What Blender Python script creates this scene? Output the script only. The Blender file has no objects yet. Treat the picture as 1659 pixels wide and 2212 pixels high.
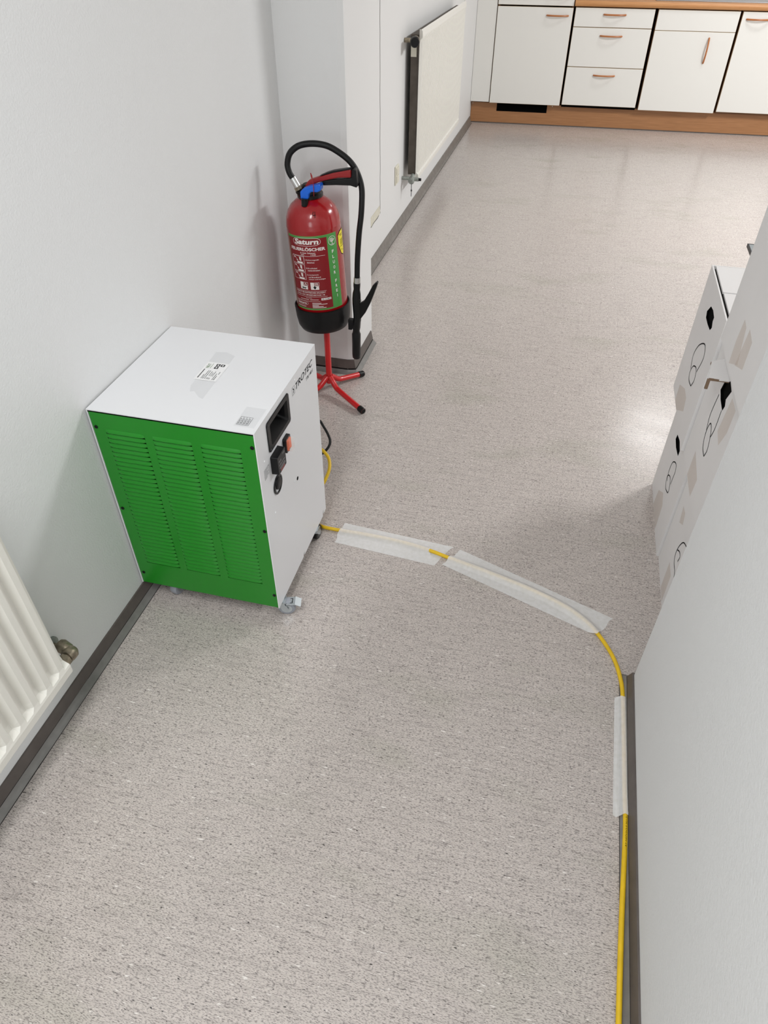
import bpy, bmesh, math, random
from mathutils import Vector, Matrix
random.seed(7)
scene = bpy.context.scene
COL = scene.collection

# ------------------------------------------------------------------ camera
yaw, pitch, roll, FPX = .2454, -.7223, .0043, 1502.35
cy_, sy_, cp_, sp_ = math.cos(yaw), math.sin(yaw), math.cos(pitch), math.sin(pitch)
fw = Vector((-sy_*cp_, cy_*cp_, sp_)); ri = Vector((cy_, sy_, 0)); up = ri.cross(fw)
RI = ri*math.cos(roll)+up*math.sin(roll); UP = up*math.cos(roll)-ri*math.sin(roll)
cam = bpy.data.cameras.new('camera'); cam.sensor_fit = 'HORIZONTAL'; cam.sensor_width = 36
cam.lens = FPX/1659*36; cam.clip_start = .02; cam.clip_end = 60
co = bpy.data.objects.new('camera', cam); COL.objects.link(co)
M = Matrix((RI, UP, -fw)).transposed().to_4x4(); M.translation = (0, 0, 1.5)
co.matrix_world = M
scene.camera = co
# ------------------------------------------------------------------ world, lights, exposure
w = bpy.data.worlds.new('world'); scene.world = w; w.use_nodes = True
w.node_tree.nodes['Background'].inputs[0].default_value = (.9, .95, 1, 1)
w.node_tree.nodes['Background'].inputs[1].default_value = .12
def area(name, loc, sx, sy, power, col=(.99, .995, 1)):
    l = bpy.data.lights.new(name, 'AREA'); l.shape = 'RECTANGLE'; l.size = sx; l.size_y = sy
    l.energy = power; l.color = col
    o = bpy.data.objects.new(name, l); COL.objects.link(o); o.location = loc
    return o
area('ceiling_lamp_kitchen', (1.25, 6.3, 2.56), .62, .25, 11)
area('ceiling_lamp_room', (2.5, 4.2, 2.56), .3, 1.1, 102)
area('ceiling_lamp_corridor', (-.45, -.25, 2.56), .3, 1.2, 21)
wl_ = area('corridor_fill_light', (-.3, -2.54, 1.35), .9, 1.2, 12, (.93, .97, 1)); wl_.rotation_euler = (math.radians(90), 0, 0)  # fill light added to brighten the corridor, no known window there
vs = scene.view_settings
vs.view_transform = 'Standard'; vs.look = 'None'; vs.gamma = 1; vs.use_curve_mapping = False
vs.exposure = .38

# ------------------------------------------------------------------ materials
def lin(c): return tuple(((v/255)/12.92 if v/255 <= .04045 else ((v/255+.055)/1.055)**2.4) for v in c)
def mat(name, rgb, rough=.5, metal=0, bump=None, vary=0, vscale=8, spec=None, coat=0, trans=0, tcol=(1, 1, 1)):
    m = bpy.data.materials.new(name); m.use_nodes = True
    nt = m.node_tree; b = nt.nodes['Principled BSDF']; c = lin(rgb)
    b.inputs['Base Color'].default_value = (*c, 1); b.inputs['Roughness'].default_value = rough
    b.inputs['Metallic'].default_value = metal
    if spec is not None: b.inputs['Specular IOR Level'].default_value = spec
    if coat: b.inputs['Coat Weight'].default_value = coat; b.inputs['Coat Roughness'].default_value = .08
    tc = nt.nodes.new('ShaderNodeTexCoord')
    if vary:
        n = nt.nodes.new('ShaderNodeTexNoise'); n.inputs['Scale'].default_value = vscale; n.inputs['Detail'].default_value = 5
        nt.links.new(tc.outputs['Object'], n.inputs['Vector'])
        r = nt.nodes.new('ShaderNodeValToRGB')
        r.color_ramp.elements[0].position = .3; r.color_ramp.elements[1].position = .7
        r.color_ramp.elements[0].color = (*[v*(1-vary) for v in c], 1)
        r.color_ramp.elements[1].color = (*[min(1, v*(1+vary)) for v in c], 1)
        nt.links.new(n.outputs['Fac'], r.inputs['Fac']); nt.links.new(r.outputs['Color'], b.inputs['Base Color'])
    if bump:
        s, st, dist = bump
        n2 = nt.nodes.new('ShaderNodeTexNoise'); n2.inputs['Scale'].default_value = s; n2.inputs['Detail'].default_value = 3
        nt.links.new(tc.outputs['Object'], n2.inputs['Vector'])
        bp = nt.nodes.new('ShaderNodeBump'); bp.inputs['Strength'].default_value = st; bp.inputs['Distance'].default_value = dist
        nt.links.new(n2.outputs['Fac'], bp.inputs['Height']); nt.links.new(bp.outputs['Normal'], b.inputs['Normal'])
    if trans:
        out = nt.nodes['Material Output']; t = nt.nodes.new('ShaderNodeBsdfTransparent'); mx = nt.nodes.new('ShaderNodeMixShader')
        mx.inputs['Fac'].default_value = trans; t.inputs['Color'].default_value = (*tcol, 1)
        nt.links.new(b.outputs[0], mx.inputs[1]); nt.links.new(t.outputs[0], mx.inputs[2]); nt.links.new(mx.outputs[0], out.inputs['Surface'])
    return m

def floor_material():
    m = bpy.data.materials.new('linoleum'); m.use_nodes = True; nt = m.node_tree; b = nt.nodes['Principled BSDF']
    tc = nt.nodes.new('ShaderNodeTexCoord')
    # flowing streaks: warp the coordinates a little first
    wn = nt.nodes.new('ShaderNodeTexNoise'); wn.inputs['Scale'].default_value = 3; wn.inputs['Detail'].default_value = 3
    nt.links.new(tc.outputs['Object'], wn.inputs['Vector'])
    wm = nt.nodes.new('ShaderNodeVectorMath'); wm.operation = 'MULTIPLY_ADD'
    wm.inputs[1].default_value = (.0, .022, 0)
    nt.links.new(wn.outputs['Color'], wm.inputs[0]); nt.links.new(tc.outputs['Object'], wm.inputs[2])
    def noise(sx, sy, lo, hi, detail=2, off=0):
        mp = nt.nodes.new('ShaderNodeMapping'); mp.inputs['Scale'].default_value = (sx, sy, 1); mp.inputs['Location'].default_value = (off, off*.7, 0)
        nt.links.new(wm.outputs[0], mp.inputs['Vector'])
        n = nt.nodes.new('ShaderNodeTexNoise'); n.inputs['Scale'].default_value = 1; n.inputs['Detail'].default_value = detail; n.inputs['Roughness'].default_value = .55
        nt.links.new(mp.outputs[0], n.inputs['Vector'])
        r = nt.nodes.new('ShaderNodeMapRange'); r.inputs['From Min'].default_value = lo; r.inputs['From Max'].default_value = hi
        nt.links.new(n.outputs['Fac'], r.inputs['Value']); return r.outputs[0]
    def mix(a, col, fac, k=1):
        x = nt.nodes.new('ShaderNodeMix'); x.data_type = 'RGBA'
        if k != 1:
            mu = nt.nodes.new('ShaderNodeMath'); mu.operation = 'MULTIPLY'; mu.inputs[1].default_value = k
            nt.links.new(fac, mu.inputs[0]); fac = mu.outputs[0]
        nt.links.new(fac, x.inputs['Factor'])
        if isinstance(a, tuple): x.inputs['A'].default_value = (*a, 1)
        else: nt.links.new(a, x.inputs['A'])
        x.inputs['B'].default_value = (*col, 1); return x.outputs['Result']
    base = lin((203, 194, 188))
    c = mix(base, lin((138, 130, 126)), noise(10, 120, .46, .70, 6), .3)
    c = mix(c, lin((168, 168, 150)), noise(2.2, 5, .57, .75, 2, 3), .4)
    c = mix(c, lin((84, 77, 75)), noise(190, 640, .50, .63, 2), .62)
    c = mix(c, lin((70, 64, 62)), noise(60, 330, .56, .67, 5, 31), .6)
    c = mix(c, lin((30, 27, 27)), noise(85, 300, .645, .69, 4, 11), .95)
    c = mix(c, lin((232, 227, 222)), noise(42, 210, .64, .69, 5, 23), .95)
    nt.links.new(c, b.inputs['Base Color'])
    rr = nt.nodes.new('ShaderNodeMapRange'); rr.inputs['To Min'].default_value = .19; rr.inputs['To Max'].default_value = .26
    nt.links.new(noise(6, 9, .3, .7, 4, 5), rr.inputs['Value']); nt.links.new(rr.outputs[0], b.inputs['Roughness'])
    b.inputs['Specular IOR Level'].default_value = .62
    bp = nt.nodes.new('ShaderNodeBump'); bp.inputs['Strength'].default_value = .25; bp.inputs['Distance'].default_value = .0006
    nt.links.new(noise(60, 160, 0, 1, 3, 2), bp.inputs['Height']); nt.links.new(bp.outputs['Normal'], b.inputs['Normal'])
    return m

def wood_material(name, rgb, rgb2, rough=.45):
    m = bpy.data.materials.new(name); m.use_nodes = True; nt = m.node_tree; b = nt.nodes['Principled BSDF']
    tc = nt.nodes.new('ShaderNodeTexCoord'); mp = nt.nodes.new('ShaderNodeMapping'); mp.inputs['Scale'].default_value = (3, 40, 60)
    nt.links.new(tc.outputs['Object'], mp.inputs['Vector'])
    n = nt.nodes.new('ShaderNodeTexNoise'); n.inputs['Scale'].default_value = 2; n.inputs['Detail'].default_value = 5
    nt.links.new(mp.outputs[0], n.inputs['Vector'])
    r = nt.nodes.new('ShaderNodeValToRGB'); r.color_ramp.elements[0].position = .3; r.color_ramp.elements[1].position = .7
    r.color_ramp.elements[0].color = (*lin(rgb2), 1); r.color_ramp.elements[1].color = (*lin(rgb), 1)
    nt.links.new(n.outputs['Fac'], r.inputs['Fac']); nt.links.new(r.outputs['Color'], b.inputs['Base Color'])
    b.inputs['Roughness'].default_value = rough
    return m

MT = {}
MT['floor'] = floor_material()
MT['wall'] = mat('wall_paint', (226, 227, 227), .62, bump=(200, .4, .002))
MT['wall_smooth'] = mat('wall_paint_smooth', (226, 226, 225), .6, bump=(260, .22, .001))
MT['ceiling'] = mat('ceiling_paint', (232, 232, 230), .8)
MT['base_dark'] = mat('skirting_brown_grey', (92, 85, 81), .42, vary=.12, vscale=30)
MT['base_grey'] = mat('skirting_grey', (124, 122, 119), .38, vary=.1, vscale=40)
MT['base_far'] = mat('skirting_worn_grey', (120, 115, 110), .35, vary=.22, vscale=30)
MT['seam'] = mat('joint_dirt_and_gap_shade', (28, 25, 23), .8)  # skirting dirt, and painted shade under the carton flaps
MT['crack'] = mat('wall_crack', (70, 66, 60), .9)
MT['filler'] = mat('bare_filler', (212, 208, 192), .8, vary=.06, vscale=60)
MT['steel_white'] = mat('white_powder_coat', (228, 229, 231), .34, bump=(900, .06, .0004))
MT['green'] = mat('green_powder_coat', (28, 132, 30), .3, bump=(900, .06, .0004))
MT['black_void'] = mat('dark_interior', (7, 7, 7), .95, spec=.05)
MT['black_plastic'] = mat('black_plastic', (14, 14, 16), .42, spec=.3)
MT['black_satin'] = mat('black_satin_plastic', (9, 9, 10), .34, spec=.35)
MT['black_rubber'] = mat('black_rubber', (9, 9, 10), .45, spec=.3)
MT['ink'] = mat('black_print', (18, 18, 20), .8, spec=.1)
MT['ink_light'] = mat('light_grey_print', (165, 165, 168), .6)
MT['ink_grey'] = mat('grey_print', (70, 70, 72), .5)
MT['ink_green'] = mat('green_print', (74, 120, 48), .5)
MT['ink_white'] = mat('white_print', (238, 232, 228), .4)
MT['paper'] = mat('white_sticker', (238, 238, 238), .35)
MT['clear_tape'] = mat('clear_tape', (230, 232, 233), .2, trans=.9, tcol=(.97, .97, .97))
MT['orange'] = mat('orange_switch', (240, 96, 30), .3)
MT['clear'] = mat('clear_cover', (235, 225, 215), .08, trans=.84)
MT['zinc'] = mat('zinc_steel', (190, 198, 202), .3, .9)
MT['grey_rubber'] = mat('grey_wheel', (150, 154, 162), .5)
MT['red_gloss'] = mat('red_gloss_paint', (160, 16, 22), .22, coat=.4)
MT['red_stand'] = mat('red_stand_paint', (200, 22, 26), .28, coat=.3)
MT['red_label'] = mat('dark_red_print', (132, 12, 22), .3)
MT['red_plastic'] = mat('red_plastic', (150, 26, 28), .42)
MT['label_green'] = mat('green_label', (74, 150, 72), .35)
MT['label_olive'] = mat('olive_label', (128, 152, 84), .35)
MT['yellow_tag'] = mat('yellow_sticker', (244, 226, 24), .4)
MT['blue'] = mat('blue_plastic', (16, 104, 222), .35)
MT['chrome'] = mat('ribbed_aluminium', (205, 205, 203), .28, .9)
MT['cord'] = mat('yellow_cable', (228, 188, 30), .42, vary=.08, vscale=40)
MT['mask_tape'] = mat('masking_tape', (252, 252, 249), .75, bump=(240, .5, .0012), vary=.07, vscale=90, trans=.40)
MT['radiator'] = mat('radiator_enamel', (232, 230, 222), .33)
MT['radiator_old'] = mat('radiator_cream', (232, 230, 223), .4)
MT['convector'] = mat('dusty_convector', (92, 84, 76), .7, vary=.2, vscale=20)
MT['brass_old'] = mat('old_brass', (150, 140, 122), .38, .75, vary=.45, vscale=70, bump=(120, .4, .002))
MT['valve_grey'] = mat('painted_valve', (150, 155, 150), .5, .3, vary=.3, vscale=60)
MT['cream_plastic'] = mat('cream_plastic', (226, 222, 206), .4)
MT['cabinet'] = mat('white_laminate', (232, 231, 226), .42)
MT['carcass'] = mat('cabinet_side_wood', (112, 74, 44), .6)
MT['edge'] = mat('laminate_edge', (210, 190, 160), .5)
MT['beech'] = wood_material('beech_laminate', (206, 152, 100), (190, 132, 80))
MT['plinth'] = wood_material('plinth_laminate', (178, 128, 86), (160, 112, 72), .4)
MT['handle'] = wood_material('handle_wood', (190, 122, 70), (170, 102, 56), .35)
MT['stainless'] = mat('stainless_steel', (170, 170, 172), .3, .9)
MT['card'] = mat('white_cardboard', (232, 230, 229), .7, vary=.02, vscale=5, bump=(90, .12, .001))
MT['card_edge'] = mat('corrugated_edge', (128, 106, 86), .9)
MT['card_tape'] = mat('parcel_tape', (225, 218, 212), .2, trans=.86, tcol=(.955, .925, .90))
MT['table_grey'] = mat('grey_tabletop', (120, 126, 128), .35)

# ------------------------------------------------------------------ mesh helpers
class B:
    def __init__(s): s.bm = bmesh.new()
    def face(s, pts):
        return s.bm.faces.new([s.bm.verts.new(p) for p in pts])
    def box(s, a, b):
        (x0, y0, z0), (x1, y1, z1) = a, b
        v = [s.bm.verts.new(p) for p in ((x0,y0,z0),(x1,y0,z0),(x1,y1,z0),(x0,y1,z0),(x0,y0,z1),(x1,y0,z1),(x1,y1,z1),(x0,y1,z1))]
        for f in ((3,2,1,0),(4,5,6,7),(0,1,5,4),(1,2,6,5),(2,3,7,6),(3,0,4,7)): s.bm.faces.new([v[i] for i in f])
        return s
    def prism(s, pts, f0, f1):
        """pts 2D outline; f0/f1 map a 2D point to the two end faces"""
        n = len(pts)
        a = [s.bm.verts.new(f0(p)) for p in pts]; b = [s.bm.verts.new(f1(p)) for p in pts]
        s.bm.faces.new(a[::-1]); s.bm.faces.new(b)
        for i in range(n): s.bm.faces.new((a[i], a[(i+1) % n], b[(i+1) % n], b[i]))
        return s
    def tube(s, pts, r, n=10, cap=True):
        pts = [Vector(p) for p in pts]; rs = r if isinstance(r, (list, tuple)) else [r]*len(pts)
        rings = []; u = None
        for i, p in enumerate(pts):
            t = (pts[min(i+1, len(pts)-1)]-pts[max(i-1, 0)]).normalized()
            if u is None:
                u = t.orthogonal().normalized()
            else:
                u = (u-t*u.dot(t)).normalized()
            v = t.cross(u)
            rings.append([s.bm.verts.new(p+(u*math.cos(2*math.pi*k/n)+v*math.sin(2*math.pi*k/n))*rs[i]) for k in range(n)])
        for a, b in zip(rings, rings[1:]):
            for k in range(n): s.bm.faces.new((a[k], a[(k+1) % n], b[(k+1) % n], b[k]))
        if cap: s.bm.faces.new(rings[0][::-1]); s.bm.faces.new(rings[-1])
        return s
    def lathe(s, prof, n=32, c=(0, 0, 0), axis=(0, 0, 1), cap=True):
        ax = Vector(axis).normalized(); u = ax.orthogonal().normalized(); v = ax.cross(u); c = Vector(c)
        rings = [[s.bm.verts.new(c+ax*z+(u*math.cos(2*math.pi*k/n)+v*math.sin(2*math.pi*k/n))*r) for k in range(n)] for r, z in prof]
        for a, b in zip(rings, rings[1:]):
            for k in range(n): s.bm.faces.new((a[k], a[(k+1) % n], b[(k+1) % n], b[k]))
        if cap: s.bm.faces.new(rings[0][::-1]); s.bm.faces.new(rings[-1])
        return s
    def grid(s, P):
        V = [[s.bm.verts.new(p) for p in row] for row in P]
        for i in range(len(V)-1):
            for j in range(len(V[0])-1): s.bm.faces.new((V[i][j], V[i+1][j], V[i+1][j+1], V[i][j+1]))
        return s
    def build(s, name, m, parent=None, smooth=False, bevel=0, seg=2, weld=0, solid=0):
        if weld: bmesh.ops.remove_doubles(s.bm, verts=s.bm.verts, dist=weld)
        bmesh.ops.recalc_face_normals(s.bm, faces=s.bm.faces)
        me = bpy.data.meshes.new(name); s.bm.to_mesh(me); s.bm.free()
        me.materials.append(MT[m])
        o = bpy.data.objects.new(name, me); COL.objects.link(o); o.parent = parent
        if smooth:
            for p in me.polygons: p.use_smooth = True
            try: me.set_sharp_from_angle(angle=math.radians(40))
            except Exception: pass
        if solid:
            md = o.modifiers.new('t', 'SOLIDIFY'); md.thickness = solid; md.offset = 0
        if bevel:
            md = o.modifiers.new('b', 'BEVEL'); md.width = bevel; md.segments = seg; md.limit_method = 'ANGLE'
        return o
def empty(name, loc=(0, 0, 0), rot=(0, 0, 0)):
    o = bpy.data.objects.new(name, None); COL.objects.link(o); o.location = loc; o.rotation_euler = rot
    o.empty_display_size = .05
    return o
def tag(o, label, cat, group=None):
    o['label'] = label; o['category'] = cat
    if group: o['group'] = group
    return o
def struct(o, label=None):
    o['kind'] = 'structure'
    if label: o['label'] = label
    return o
def smooth_path(pts, k=6):
    """Catmull-Rom through the points"""
    P = [Vector(p) for p in pts]; out = []
    for i in range(len(P)-1):
        a, b, c, d = P[max(i-1, 0)], P[i], P[i+1], P[min(i+2, len(P)-1)]
        for j in range(k):
            t = j/k
            out.append(.5*((2*b)+(c-a)*t+(2*a-5*b+4*c-d)*t*t+(3*b-a-3*c+d)*t**3))
    out.append(P[-1]); return out

_tc = {}
def text2d(txt, shear=0, off=0):
    """outline-filled lettering as 2D verts in a unit box (0..1, 0..1), plus aspect"""
    key = (txt, shear, off)
    if key in _tc: return _tc[key]
    c = bpy.data.curves.new('t', 'FONT'); c.body = txt; c.size = 1; c.shear = shear; c.offset = off; c.resolution_u = 3
    o = bpy.data.objects.new('t', c); me = bpy.data.meshes.new_from_object(o)
    vs_ = [(v.co.x, v.co.y) for v in me.vertices]; fs = [tuple(p.vertices) for p in me.polygons]
    bpy.data.objects.remove(o); bpy.data.curves.remove(c); bpy.data.meshes.remove(me)
    x0 = min(v[0] for v in vs_); x1 = max(v[0] for v in vs_); y0 = min(v[1] for v in vs_); y1 = max(v[1] for v in vs_)
    r = ([((x-x0)/(x1-x0), (y-y0)/(y1-y0)) for x, y in vs_], fs, (x1-x0)/(y1-y0))
    _tc[key] = r; return r
def put_text(b, txt, rect, f, shear=0, off=0):
    """letters stretched into rect (u0,v0,u1,v1), mapped to 3D by f(u,v)"""
    vs_, fs, asp = text2d(txt, shear, off); u0, v0, u1, v1 = rect
    V = [b.bm.verts.new(f(u0+x*(u1-u0), v0+y*(v1-v0))) for x, y in vs_]
    for fc in fs:
        try: b.bm.faces.new([V[i] for i in fc])
        except ValueError: pass
def put_rect(b, rect, f, n=1):
    u0, v0, u1, v1 = rect
    for i in range(n):
        a = u0+(u1-u0)*i/n; c = u0+(u1-u0)*(i+1)/n
        b.face([f(a, v0), f(c, v0), f(c, v1), f(a, v1)])
def put_frame(b, rect, t, f, n=8):
    u0, v0, u1, v1 = rect; tu, tv = t
    put_rect(b, (u0, v0, u1, v0+tv), f, n); put_rect(b, (u0, v1-tv, u1, v1), f, n)
    put_rect(b, (u0, v0+tv, u0+tu, v1-tv), f, 1); put_rect(b, (u1-tu, v0+tv, u1, v1-tv), f, 1)
def put_stroke(b, pts, wd, f, closed=False):
    """ribbon of width wd along 2D points"""
    P = [Vector(p) for p in pts]; n = len(P); L = []; R = []
    for i, p in enumerate(P):
        if closed: t = P[(i+1) % n]-P[(i-1) % n]
        else: t = P[min(i+1, n-1)]-P[max(i-1, 0)]
        t.normalize(); q = Vector((-t.y, t.x))*wd/2
        L.append(p+q); R.append(p-q)
    for i in range(n if closed else n-1):
        j = (i+1) % n
        b.face([f(*L[i]), f(*R[i]), f(*R[j]), f(*L[j])])
def ellipse(cx, cy, rx, ry, n=28): return [(cx+rx*math.cos(2*math.pi*k/n), cy+ry*math.sin(2*math.pi*k/n)) for k in range(n)]
def path2(pts, k=5): return [(p.x, p.y) for p in smooth_path([(x, y, 0) for x, y in pts], k)]

# ================================================================== THE SETTING
XW, XF, XR_, YR, H = -.99, -.972, .357, 1.163, 2.6
PIER = (-.757, 2.485, 2.79)     # pier front x, near y, far y
b = B(); b.box((-1.3, -3, -.1), (5, 8.2, 0)); struct(b.build('floor', 'floor'))
b = B(); b.box((-1.3, -3, H), (5, 8.2, H+.1)); struct(b.build('ceiling', 'ceiling'))
b = B(); b.box((-1.3, -3, 0), (XW, 2.6, H)); struct(b.build('wall_left', 'wall'))
b = B()   # pier with a narrow corner bead
px_, py0, py1 = PIER
b.prism([(-1.2, py0), (px_-.022, py0), (px_-.002, py0+.006), (px_, py0+.02), (px_, py1-.01), (px_-.01, py1), (-1.2, py1)], lambda p: (p[0], p[1], 0), lambda p: (p[0], p[1], H))
struct(b.build('wall_pier', 'wall_smooth'))
wl = None
b = B(); b.box((-1.3, 2.7, 0), (XF, 8.2, H)); wl = struct(b.build('wall_left_far', 'wall_smooth'))
b = B(); b.box((XR_, -3, 0), (XR_+.13, YR, H)); struct(b.build('wall_right', 'wall', bevel=.004))
b = B(); b.box((XR_+.12, YR-.13, 0), (5, YR-.001, H)); struct(b.build('wall_return', 'wall_smooth'))
b = B(); b.box((-1.3, 7.75, 0), (5, 8.2, H)); struct(b.build('wall_back', 'wall_smooth'))
b = B(); b.box((4.4, 1, 0), (5, 8.2, H)); struct(b.build('wall_side', 'wall_smooth'))
b = B(); b.box((-1.3, -3.2, 0), (.6, -2.6, H)); struct(b.build('wall_front', 'wall_smooth'))

b = B()   # unseen window frame added behind the camera to house the corridor fill light
for q in (((-.80, -2.6, .70), (-.75, -2.55, 2.0)), ((.15, -2.6, .70), (.20, -2.55, 2.0)), ((-.75, -2.6, .70), (.15, -2.55, .75)), ((-.75, -2.6, 1.95), (.15, -2.55, 2.0))): b.box(*q)
wf = struct(b.build('added_window', 'steel_white'))
b = B(); b.box((-.75, -2.598, .75), (.15, -2.594, 1.95)); b.build('added_window_pane', 'clear', wf)
def skirting(name, prof_hi, prof_lo, path, side_norm, mhi, mlo, seam=True):
    """two-tone vinyl skirting swept along a floor path; profiles are (out, z)"""
    def sweep(prof):
        b = B(); n = len(path); rings = []
        for i, p in enumerate(path):
            p = Vector(p)
            d0 = (Vector(path[i])-Vector(path[i-1])).normalized() if i else (Vector(path[1])-Vector(path[0])).normalized()
            d1 = (Vector(path[i+1])-Vector(path[i])).normalized() if i < n-1 else d0
            n0 = Vector((d0.y, -d0.x))*side_norm; n1 = Vector((d1.y, -d1.x))*side_norm
            nn = (n0+n1); nn = nn/max(.3, nn.dot(n0))
            rings.append([b.bm.verts.new((p.x+nn.x*o, p.y+nn.y*o, z+random.uniform(-.0006, .0006))) for o, z in prof])
        for a, c in zip(rings, rings[1:]):
            m = len(prof)
            for k in range(m): b.bm.faces.new((a[k], a[(k+1) % m], c[(k+1) % m], c[k]))
        b.bm.faces.new(rings[0][::-1]); b.bm.faces.new(rings[-1]); return b
    o = sweep(prof_hi).build(name, mhi, smooth=True); struct(o)
    sweep(prof_lo).build('foot_strip', mlo, o, smooth=True)
    if seam:
        e = [(-.004, .0163), (.0114, .0163), (.0118, .0154), (-.004, .0154)]
        sweep([(q[0], q[1]-.0003) for q in e]).build('joint', 'seam', o)
        sweep([(.02, .0), (.0268, .0), (.0266, .0008), (.02, .0012)]).build('edge_dirt', 'seam', o)
    return o
hi = [(-.003, .046), (.004, .045), (.006, .036), (.011, .0165), (-.003, .0165)]
lo = [(-.003, .0152), (.0118, .0152), (.0155, .009), (.0215, .0035), (.0255, .0012), (.0255, .0003), (-.003, .0003)]
ys = [-2.6, 0, .4, .6, .8, 1.0, 1.3, 1.8, 2.46]
skirting('baseboard_left', hi, lo, [(XW, y) for y in ys], 1, 'base_dark', 'base_grey')
skirting('baseboard_right', hi, lo, [(XR_, y) for y in (-2.6, 0, .4, .7, 1.0, 1.1)]+[(XR_, YR), (XR_+.1, YR)], -1, 'base_dark', 'base_grey')
skirting('baseboard_pier', [(q[0], q[1]*1.25) for q in hi], [(q[0]*1.1, q[1]) for q in lo],
         [(-.93, py0), (px_-.03, py0), (px_-.021, py0), (px_-.001, py0+.006), (px_, py0+.02), (px_, py0+.04), (px_, py1-.03)], 1, 'base_dark', 'base_grey')
skirting('baseboard_left_far', [(q[0]*1.3, q[1]*1.15) for q in hi], lo, [(XF, y) for y in (2.79, 3.2, 3.6, 4, 4.5, 5, 5.6, 6.2, 6.95)], 1, 'base_far', 'base_far')
# joint crack and the strip of bare filler on the far left wall
b = B()
f = lambda y, z: (XF+.0006, y, z)
zs = [.225+i*.045 for i in range(40)]
put_stroke(b, [(3.765+random.uniform(-.0025, .0025), z) for z in zs], .0055, f)
o = b.build('crack', 'crack', wl)
b = B()
b.prism([(3.49, .262), (3.75, .27), (3.762, .24), (3.75, .228), (3.62, .222), (3.49, .21)], lambda p: (XF+.0004, *p), lambda p: (XF+.0022, *p))
b.build('filler_patch', 'filler', wl)
b = B()
put_stroke(b, [(3.49+i*.03, .216+.001*i+random.uniform(-.003, .003)) for i in range(9)], .004, lambda y, z: (XF+.0027, y, z))
b.build('filler_crack', 'crack', wl)

# ================================================================== KITCHEN
KY = .0588; KO = Vector((-.955, 6.942, 0))
def kroot(name, u):   # root on the kitchen front line, u metres along it
    return empty(name, (KO.x+u*math.cos(KY), KO.y+u*math.sin(KY), 0), (0, 0, KY))
def ku(x): return (x-KO.x)/math.cos(KY)
def bow_handle(parent, cx, cz, L=.165, vert=False, y=-.019):
    pts = []
    for i in range(13):
        t = -1+2*i/12; d = .006+.022*(1-t*t)**.8
        pts.append((cx, y-d, cz+t*L/2) if vert else (cx+t*L/2, y-d, cz))
    ends = [pts[0], pts[-1]]
    pts = [(pts[0][0], y+.001, pts[0][2])]+pts+[(pts[-1][0], y+.001, pts[-1][2])]
    b = B(); b.tube(smooth_path(pts, 3), .0062, 8); return b.build('handle', 'handle', parent, smooth=True)
def front(parent, x0, x1, z0, z1, name):
    b = B(); b.box((x0, -.019, z0), (x1, 0, z1)); o = b.build(name, 'cabinet', parent, bevel=.0012)
    b = B(); t = .0012
    for q in (((x0-t, -.0178, z0), (x0, -.001, z1)), ((x1, -.0178, z0), (x1+t, -.001, z1)), ((x0, -.0178, z0-t), (x1, -.001, z0)), ((x0, -.0178, z1), (x1, -.001, z1+t))): b.box(*q)
    b.build('edging', 'edge', o); return o
def carcass(parent, W, z0, z1, D=.56):
    b = B(); t = .016
    b.box((0, .002, z0), (t, D, z1)); b.box((W-t, .002, z0), (W, D, z1)); b.box((t, .002, z0), (W-t, D, z0+t)); b.box((t, .012, z1-t), (W-t, D, z1)); b.box((t, D-.006, z0+t), (W-t, D, z1-t))
    b.build('carcass', 'carcass', parent)
# filler strip by the wall
r = tag(kroot('filler_panel', -.016), 'narrow white filler panel between the radiator wall and the tall cabinet', 'panel')
b = B(); b.box((0, -.012, .175), (.160, .004, 2.1)); b.build('panel_board', 'cabinet', r, bevel=.001)
# tall unit
u0, u1 = ku(-.806), ku(-.2045); W = u1-u0
r = tag(kroot('tall_cabinet', u0), 'tall white cabinet left of the worktop, one big door with a wooden bow handle', 'cabinet')
carcass(r, W, .172, 2.1)
d = front(r, .002, W-.004, .172, .855, 'door'); bow_handle(d, (ku(-.325)-u0), .803)
d = front(r, .002, W-.004, .868, 1.5, 'door'); bow_handle(d, (ku(-.325)-u0), .925)
d = front(r, .002, W-.004, 1.505, 2.09, 'door')
# drawer unit
v0, v1 = ku(-.19), ku(.424); W = v1-v0
r = tag(kroot('drawer_cabinet', v0), 'white base cabinet with three drawers beside the tall cabinet', 'cabinet')
carcass(r, W, .162, .866)
for z0, z1 in ((.735, .858), (.462, .729), (.181, .456)):
    d = front(r, .002, W-.004, z0, z1, 'drawer'); bow_handle(d, ku(.119)-v0, z1-.04 if z1 > .8 else z1-.052)
b = B(); b.box((0, .0, .160), (W, .02, .180)); b.build('dark_gap_strip', 'black_void', r)
# sink unit
s0, s1 = ku(.446), ku(1.056); W = s1-s0
r = tag(kroot('sink_cabinet', s0), 'white sink cabinet with a vertical wooden handle on its door', 'cabinet')
carcass(r, W, .162, .866)
front(r, .002, W-.002, .727, .858, 'false_drawer_front')
d = front(r, .002, W-.002, .166, .722, 'door'); bow_handle(d, ku(.872)-s0, .60, .165, True)
# right unit
t0, t1 = ku(1.074), ku(1.68); W = t1-t0
r = tag(kroot('base_cabinet', t0), 'white base cabinet at the right edge with a horizontal handle near its top', 'cabinet')
carcass(r, W, .162, .866)
d = front(r, .002, W-.004, .178, .858, 'door'); bow_handle(d, .12, .812)
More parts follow.
